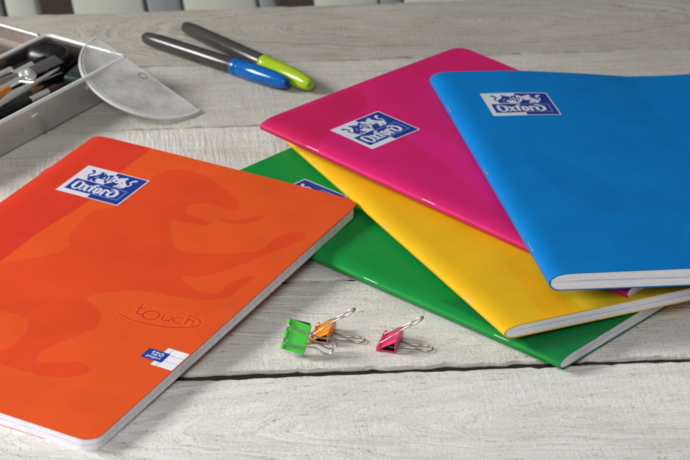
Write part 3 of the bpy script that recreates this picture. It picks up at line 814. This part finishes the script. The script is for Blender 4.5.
for nm, a, b in (('wood', (-17, 2.3, .55), (-3.5, 1.5, .55)), ('b', (-17, 1.2, .5), (-2.2, .75, .5))):
    if nm == 'wood':
        stick('coloured_pencil', a, b, [('shaft', [(0, .36), (11.5, .36)], dkbrown), ('sharpened_end', [(11.5, .36), (13, .08)], woodp)], None, 'brown pencil lying at the bottom of the tin box under the compass leg', 'pencil', 6)
    else:
        stick('craft_knife', a, b, [('handle', [(0, .35), (9, .4), (9.3, .3)], chrome), ('blade_holder', [(9.3, .3), (12, .22), (14, .02)], steel_in)], None, 'slim steel craft knife lying against the front wall of the tin box', 'knife')
stick('ruling_pen', (-16.5, 2.0, 1.9), (-3.4, 3.3, 2.05), [('handle', [(0, .2), (5.5, .24), (5.6, .16), (6, .16), (6.1, .24), (7.5, .2)], black), ('nib', [(7.5, .17), (10, .2), (12.4, .1), (13.2, .01)], chrome)], None, 'ruling pen with black handle and long steel nib on top of the tools', 'pen')
stick('scriber', (-17, 4.45, 1.7), (-3.0, 3.0, 1.75), [('shaft', [(0, .16), (8, .16), (8.1, .24), (10.2, .24), (10.3, .1), (13.6, .02)], chrome)], None, 'thin steel scriber with knurled grip crossing under the compass', 'scriber')
stick('divider_leg', (-18, .95, 1.75), (-5.2, .7, 1.55), [('shaft', [(0, .2), (7, .26), (7.1, .18), (12, .08), (12.7, .01)], chrome)], None, 'loose pointed steel divider leg lying along the front rim of the tin', 'divider')
stick('lead_holder', (-16.5, 5.9, 2.0), (-4.2, 5.6, 2.15), [('barrel', [(0, .2), (.3, .25), (9, .25), (9.1, .3), (10.6, .28)], chrome), ('tip', [(10.6, .24), (12.2, .06)], graph)], None, 'slim silver lead holder lying beside the fineliner in the tin', 'lead holder')
stick('paint_brush', (-17.5, 2.6, 1.45), (-4.6, 2.0, 1.5), [('handle', [(0, .2), (5, .3), (9.4, .24)], black), ('ferrule', [(9.4, .25), (11.2, .27)], chrome), ('bristles', [(11.2, .25), (12, .28), (13, .03)], dkbrown)], None, 'black handled paint brush with brown bristles lying near the front rim of the tin', 'brush')
stick('fineliner_pen', (-16.5, 6.6, 1.95), (-5.0, 6.75, 2.15), [('barrel', [(0, .3), (8, .3), (8.05, .34), (11.2, .32), (11.3, .2)], dkbrown)], None, 'dark brown pen lying highest against the hinge side of the tin', 'pen')
stick('graphite_pencil', (-16, 9.0, 1.7), (-2.6, 9.3, 1.7), [('shaft', [(0, .34), (12, .34)], black), ('sharpened_end', [(12, .34), (13.4, .06)], woodp)], None, 'black pencil lying in the open lid behind the tin', 'pencil', 6)
# things without a ready-made lathe shape
case = empty('eraser_case', mat=BM @ Matrix.Translation((-2.3, 4.9, .15)))
tag(case, 'rounded black case standing at the far end of the tin box', 'case')
bm = bmesh.new(); add_box(bm, (.3, .6, 1.3), (2.6, 3.0, 2.6), rz=.1, bev=.95, seg=6); obj('shell', bm, black, case, 60)
bm = bmesh.new(); add_box(bm, (.3, .6, 1.2), (2.64, 3.04, .1), rz=.1, bev=.04); obj('seam', bm, graph, case)
er = empty('eraser', mat=BM @ Matrix.Translation((-2.6, 2.1, .12)))
tag(er, 'dark green eraser block beside the black case in the tin box', 'eraser')
bm = bmesh.new(); add_box(bm, (0, 0, .85), (2.6, 1.6, 1.7), rz=.25, bev=.22, seg=4); obj('block', bm, plain('dark_green_rubber', lin(24, 46, 38), .5, bump=.1, bscale=4), er, 60)
bm = bmesh.new(); add_box(bm, (.1, 0, .85), (1.2, 1.64, 1.74), rz=.25, bev=.18, seg=3); obj('paper_sleeve', bm, plain('sleeve_card', lin(40, 44, 60), .5), er, 60)
rul = empty('steel_ruler', mat=BM @ Matrix.Translation((-17, 5.0, 2.25)) @ Matrix.Rotation(-.075, 4, 'Z') @ Matrix.Rotation(R(18), 4, 'X'))
tag(rul, 'narrow grey steel ruler lying lengthwise over the tools in the tin box', 'ruler')
bm = bmesh.new(); add_box(bm, (7.2, 0, 0), (14.4, .85, .07), bev=.015); obj('blade', bm, greyp, rul)
bm = bmesh.new(); add_box(bm, (7.2, .44, .01), (14.4, .06, .1), bev=.015); obj('edge_strip', bm, chrome, rul)
cmp_ = empty('drawing_compass', mat=BM @ Matrix.Translation((-6.0, 4.15, 2.1)))
tag(cmp_, 'shiny steel drawing compass with round hinge lying across the tin box', 'compass')
bm = bmesh.new(); add_lathe(bm, [(0, .25), (.02, .5), (.12, .62), (.35, .66), (.5, .6), (.58, .45), (.6, .2), (.8, .2), (.85, 0)], (0, 0, -.2), (-.1, -.35, .9), 28); obj('hinge', bm, chrome, cmp_, 50)
bm = bmesh.new(); add_lathe(bm, [(0, .2), (.6, .26), (9, .2), (10, .06)], (-.4, -.2, .1), (-11, .3, -.3), 16); obj('leg', bm, chrome, cmp_, 50)
bm = bmesh.new(); add_lathe(bm, [(0, .14), (5.0, .24), (9.0, .2), (9.8, .13), (10.2, .05), (13.0, .015)], (-11.5, -2.6, .35), (1.4, -1.75, .45), 16); obj('leg', bm, chrome, cmp_, 50)
bm = bmesh.new(); add_tube(bm, [(-1.2, -.1, .05), (-1.2, -1.7, .35)], .11, 10); obj('spread_bar', bm, chrome, cmp_)

# ------------------------------------------------------------------ protractor resting on the rim
P1, P2, AP = Vector((-17.9, 13.7, 3.5)), Vector((-10.2, 8.75, .13)), Vector((-16.9, 7.2, 1.75))
mid = (P1+P2)/2; ex = (P2-P1).normalized(); ey = (AP-mid); ey = (ey-ex*ey.dot(ex)).normalized(); ez = ex.cross(ey)
if ez.z < 0: ez = -ez
m = Matrix((ex, ey, ez)).transposed().to_4x4(); m.translation = mid
rad = (P2-P1).length/2
mp, nt, b = new_mat('clear_plastic')
b.inputs['Base Color'].default_value = (.93, .93, .92, 1); b.inputs['Roughness'].default_value = .12
b.inputs['Specular IOR Level'].default_value = .6
tcn = N(nt, 'ShaderNodeTexCoord'); sc = N(nt, 'ShaderNodeTexNoise'); sc.inputs['Scale'].default_value = .45; sc.inputs['Detail'].default_value = 8
L(nt, tcn.outputs['Object'], sc.inputs['Vector'])
sr = N(nt, 'ShaderNodeMapRange'); sr.inputs['From Min'].default_value = .3; sr.inputs['From Max'].default_value = .75; sr.inputs['To Min'].default_value = .16; sr.inputs['To Max'].default_value = .52
L(nt, sc.outputs['Fac'], sr.inputs['Value'])
spx = N(nt, 'ShaderNodeSeparateXYZ'); L(nt, tcn.outputs['Object'], spx.inputs['Vector'])
def MM(op, a, c=0.0, d_=0.0):
    n = N(nt, 'ShaderNodeMath', operation=op)
    for i, v in enumerate((a, c, d_)):
        if isinstance(v, (int, float)): n.inputs[i].default_value = v
        else: L(nt, v, n.inputs[i])
    return n.outputs[0]
an = MM('FRACT', MM('MULTIPLY', MM('ARCTAN2', spx.outputs['Y'], spx.outputs['X']), 36/math.pi))
rr_ = MM('SQRT', MM('ADD', MM('MULTIPLY', spx.outputs['X'], spx.outputs['X']), MM('MULTIPLY', spx.outputs['Y'], spx.outputs['Y'])))
tick = MM('MULTIPLY', MM('LESS_THAN', an, .09), MM('GREATER_THAN', rr_, rad-.75))
tcx = N(nt, 'ShaderNodeMix', data_type='RGBA'); tcx.inputs['A'].default_value = (.98, .98, .97, 1); tcx.inputs['B'].default_value = (.25, .25, .25, 1)
L(nt, MM('MULTIPLY', tick, .7), tcx.inputs['Factor']); L(nt, tcx.outputs['Result'], b.inputs['Base Color'])
scr = N(nt, 'ShaderNodeTexNoise'); scr.inputs['Scale'].default_value = 1; scr.inputs['Detail'].default_value = 6
scm = N(nt, 'ShaderNodeMapping'); scm.inputs['Scale'].default_value = (1.2, 14, 1); scm.inputs['Rotation'].default_value = (0, 0, .6)
L(nt, tcn.outputs['Object'], scm.inputs['Vector']); L(nt, scm.outputs['Vector'], scr.inputs['Vector'])
tr = N(nt, 'ShaderNodeBsdfTransparent'); tr.inputs['Color'].default_value = (.95, .95, .95, 1)
ms = N(nt, 'ShaderNodeMixShader'); L(nt, MM('ADD', MM('ADD', sr.outputs['Result'], MM('MULTIPLY_ADD', scr.outputs['Fac'], .5, -.25)), MM('MULTIPLY', tick, .25)), ms.inputs['Fac']); L(nt, tr.outputs[0], ms.inputs[1]); L(nt, b.outputs[0], ms.inputs[2])
L(nt, ms.outputs[0], nt.nodes['Material Output'].inputs['Surface'])
rim_m, nt2, b2_ = new_mat('frosted_edge_plastic')
b2_.inputs['Base Color'].default_value = (.85, .85, .84, 1); b2_.inputs['Roughness'].default_value = .25
tr2 = N(nt2, 'ShaderNodeBsdfTransparent'); ms2 = N(nt2, 'ShaderNodeMixShader'); ms2.inputs['Fac'].default_value = .7
L(nt2, tr2.outputs[0], ms2.inputs[1]); L(nt2, b2_.outputs[0], ms2.inputs[2]); L(nt2, ms2.outputs[0], nt2.nodes['Material Output'].inputs['Surface'])
pro = empty('protractor', mat=m); tag(pro, 'clear plastic half circle protractor leaning on the tin box rim', 'protractor')
def half_disc(r0, r1, z0, z1, n=72):
    bm = bmesh.new()
    top, bot = [], []
    pts = [(r1*math.cos(math.pi*k/n), r1*math.sin(math.pi*k/n)) for k in range(n+1)]
    if r0: pts += [(r0*math.cos(math.pi*k/n), r0*math.sin(math.pi*k/n)) for k in range(n, -1, -1)]
    top = [bm.verts.new((x, y, z1)) for x, y in pts]; bot = [bm.verts.new((x, y, z0)) for x, y in pts]
    q = len(pts)
    for k in range(q): bm.faces.new((top[k], bot[k], bot[(k+1) % q], top[(k+1) % q]))
    if r0:
        for k in range(n):
            bm.faces.new((top[k], top[k+1], top[q-2-k], top[q-1-k])); bm.faces.new((bot[k+1], bot[k], bot[q-1-k], bot[q-2-k]))
    else:
        bm.faces.new(top); bm.faces.new(bot[::-1])
    return bm
obj('plate', half_disc(0, rad-.133, -.05, .05), mp, pro, 30)
bm = bmesh.new(); add_tube(bm, [((rad-.3)*math.cos(math.pi*k/60), (rad-.3)*math.sin(math.pi*k/60), .055) for k in range(2, 59)], .02, 6); obj('bevel_line', bm, rim_m, pro)
obj('rim', half_disc(rad-.13, rad, -.10, .09), rim_m, pro, 30)
tk = plain('scale_print', lin(110, 108, 106), .6)
bm = bmesh.new(); add_tube(bm, [(.32*math.cos(R(a)), .55+.32*math.sin(R(a)), .06) for a in range(0, 360, 15)], .025, 6, True); obj('centre_mark', bm, tk, pro)

# ------------------------------------------------------------------ binder clips
wire = plain('nickel_wire', (.55, .49, .45), .25, 1)
darkin = plain('clip_inside', lin(40, 22, 24), .6)
def clip(M, colour, cname, label, D=1.0, Bh=.72, Ln=1.9, wl=2.95):
    r = empty('binder_clip', mat=M); tag(r, label, 'binder clip', 'coloured binder clips')
    cm = plain('clip_enamel_'+cname, colour, .3, var=.06, bscale=2)
    al = math.atan2(Bh, D)
    # folded sheet: jaw -> top side -> base -> bottom side -> jaw
    J1 = Vector((.02, 0, .12)); Bt = Vector((D, 0, Bh)); Bb = Vector((D, 0, .02)); J2 = Vector((.02, 0, .04))
    def rd(a, b, c, rr=.09, n=4):
        u = (a-b).normalized(); v = (c-b).normalized()
        return [((b+u*rr)*(1-t)**2+b*2*t*(1-t)+(b+v*rr)*t*t) for t in [i/n for i in range(n+1)]]
    path = [J1]+rd(J1, Bt, Bb)+rd(Bt, Bb, J2)+[J2]
    bm = bmesh.new(); th = .045
    nrm = []
    for i, p in enumerate(path):
        t = path[min(i+1, len(path)-1)]-path[max(i-1, 0)]; t.normalize(); nrm.append(Vector((-t.z, 0, t.x)))
    rows = []
    for y in (0, Ln):
        o_ = [bm.verts.new((p.x, y, p.z)) for p in path]
        i_ = [bm.verts.new((p.x-n_.x*th, y, p.z-n_.z*th)) for p, n_ in zip(path, nrm)]
        rows.append((o_, i_))
    (o0, i0), (o1, i1) = rows
    for k in range(len(path)-1):
        bm.faces.new((o0[k], o0[k+1], o1[k+1], o1[k])); bm.faces.new((i0[k+1], i0[k], i1[k], i1[k+1])).material_index = 1
        bm.faces.new((o0[k+1], o0[k], i0[k], i0[k+1])); bm.faces.new((o1[k], o1[k+1], i1[k+1], i1[k]))
    for k in (0, -1): 
        bm.faces.new((o0[k], o1[k], i1[k], i0[k]))
    bmesh.ops.recalc_face_normals(bm, faces=bm.faces)
    obj('body', bm, [cm, darkin], r, 35)
    # rolled jaw tubes with the gaps where the wire shows
    for zc in (.155, -.0):
        for y0, y1 in ((0, Ln*.2), (Ln*.38, Ln*.62), (Ln*.8, Ln)):
            bm = bmesh.new(); add_tube(bm, [(-.02, y0, zc+.02), (-.02, y1, zc+.02)], .1, 12)
            obj('jaw_roll', bm, cm, r, 50)
    def handle(ang, z0, off):
        c, s_ = math.cos(ang), math.sin(ang); ym = Ln/2
        pts = [(0, ym-.10), (0, ym-.55), (.25, ym-.53), (D*1.0, ym-.40), (D*1.4, ym-.22), (wl*.68, ym-.17), (wl*.80, ym-.30), (wl*.93, ym-.30), (wl, ym-.12),
               (wl, ym+.12), (wl*.93, ym+.30), (wl*.80, ym+.30), (wl*.68, ym+.17), (D*1.4, ym+.22), (D*1.0, ym+.40), (.25, ym+.53), (0, ym+.55), (0, ym+.10)]
        P = smooth_path([(-.02+x*c-off*s_, y, z0+x*s_+off*c) for x, y in pts], 2)
        bm = bmesh.new(); add_tube(bm, P, .048, 8); obj('wire_handle', bm, wire, r, 60)
    handle(al*1.02, .17, .05)
    handle(R(-.5), .055, -.0)
    return r
def frame(X, Y, o):
    X = Vector(X).normalized(); Y = Vector(Y); Y = (Y-X*Y.dot(X)).normalized(); Z = X.cross(Y)
    m = Matrix((X, Y, Z)).transposed().to_4x4(); m.translation = Vector(o); return m
clip(frame((.956, -.25, 0), (.29, .956, 0), (1.97, -23.65, .06)), lin(236, 62, 120), 'pink', 'pink binder clip lying alone right of the other two clips')
clip(frame((.97, -.24, 0), (.24, .97, 0), (-1.85, -22.85, .06)), lin(246, 150, 20), 'orange', 'orange binder clip lying behind the green clip')
clip(frame((1, .10, -.30), (.30, .34, 1), (-3.4, -24.15, .40)), lin(74, 196, 70), 'green', 'green binder clip standing on its end in front of the orange clip', D=1.15, Bh=.75, Ln=1.75)

# ------------------------------------------------------------------ light
w = bpy.data.worlds.new('World'); scene.world = w; w.use_nodes = True
bg = w.node_tree.nodes['Background']; bg.inputs['Color'].default_value = (1.0, .98, .95, 1); bg.inputs['Strength'].default_value = .18
def area(name, loc, aim, size, E, col=(1, 1, 1)):
    d = bpy.data.lights.new(name, 'AREA'); d.shape = 'RECTANGLE'; d.size, d.size_y = size
    loc = Vector(loc); v = Vector(aim)-loc
    d.energy = E*math.pi*v.length_squared; d.color = col
    o = bpy.data.objects.new(name, d); link(o); o.location = loc
    o.rotation_euler = v.to_track_quat('-Z', 'Y').to_euler()
    return o
area('key_light', (-148, -6, 80), (0, -16, 0), (54, 42), 3.45, (1, .985, .96))  # unseen key lamp on the left, set by the direction of the soft shadows
area('soft_fill', (-30, -115, 88), (2, -42, 0), (60, 56), 1.75, (.98, .985, 1))
scene.view_settings.view_transform = 'Standard'; scene.view_settings.look = 'None'
scene.view_settings.exposure = 0; scene.view_settings.gamma = 1
scene.render.engine = 'CYCLES'
scene.cycles.transparent_max_bounces = 16
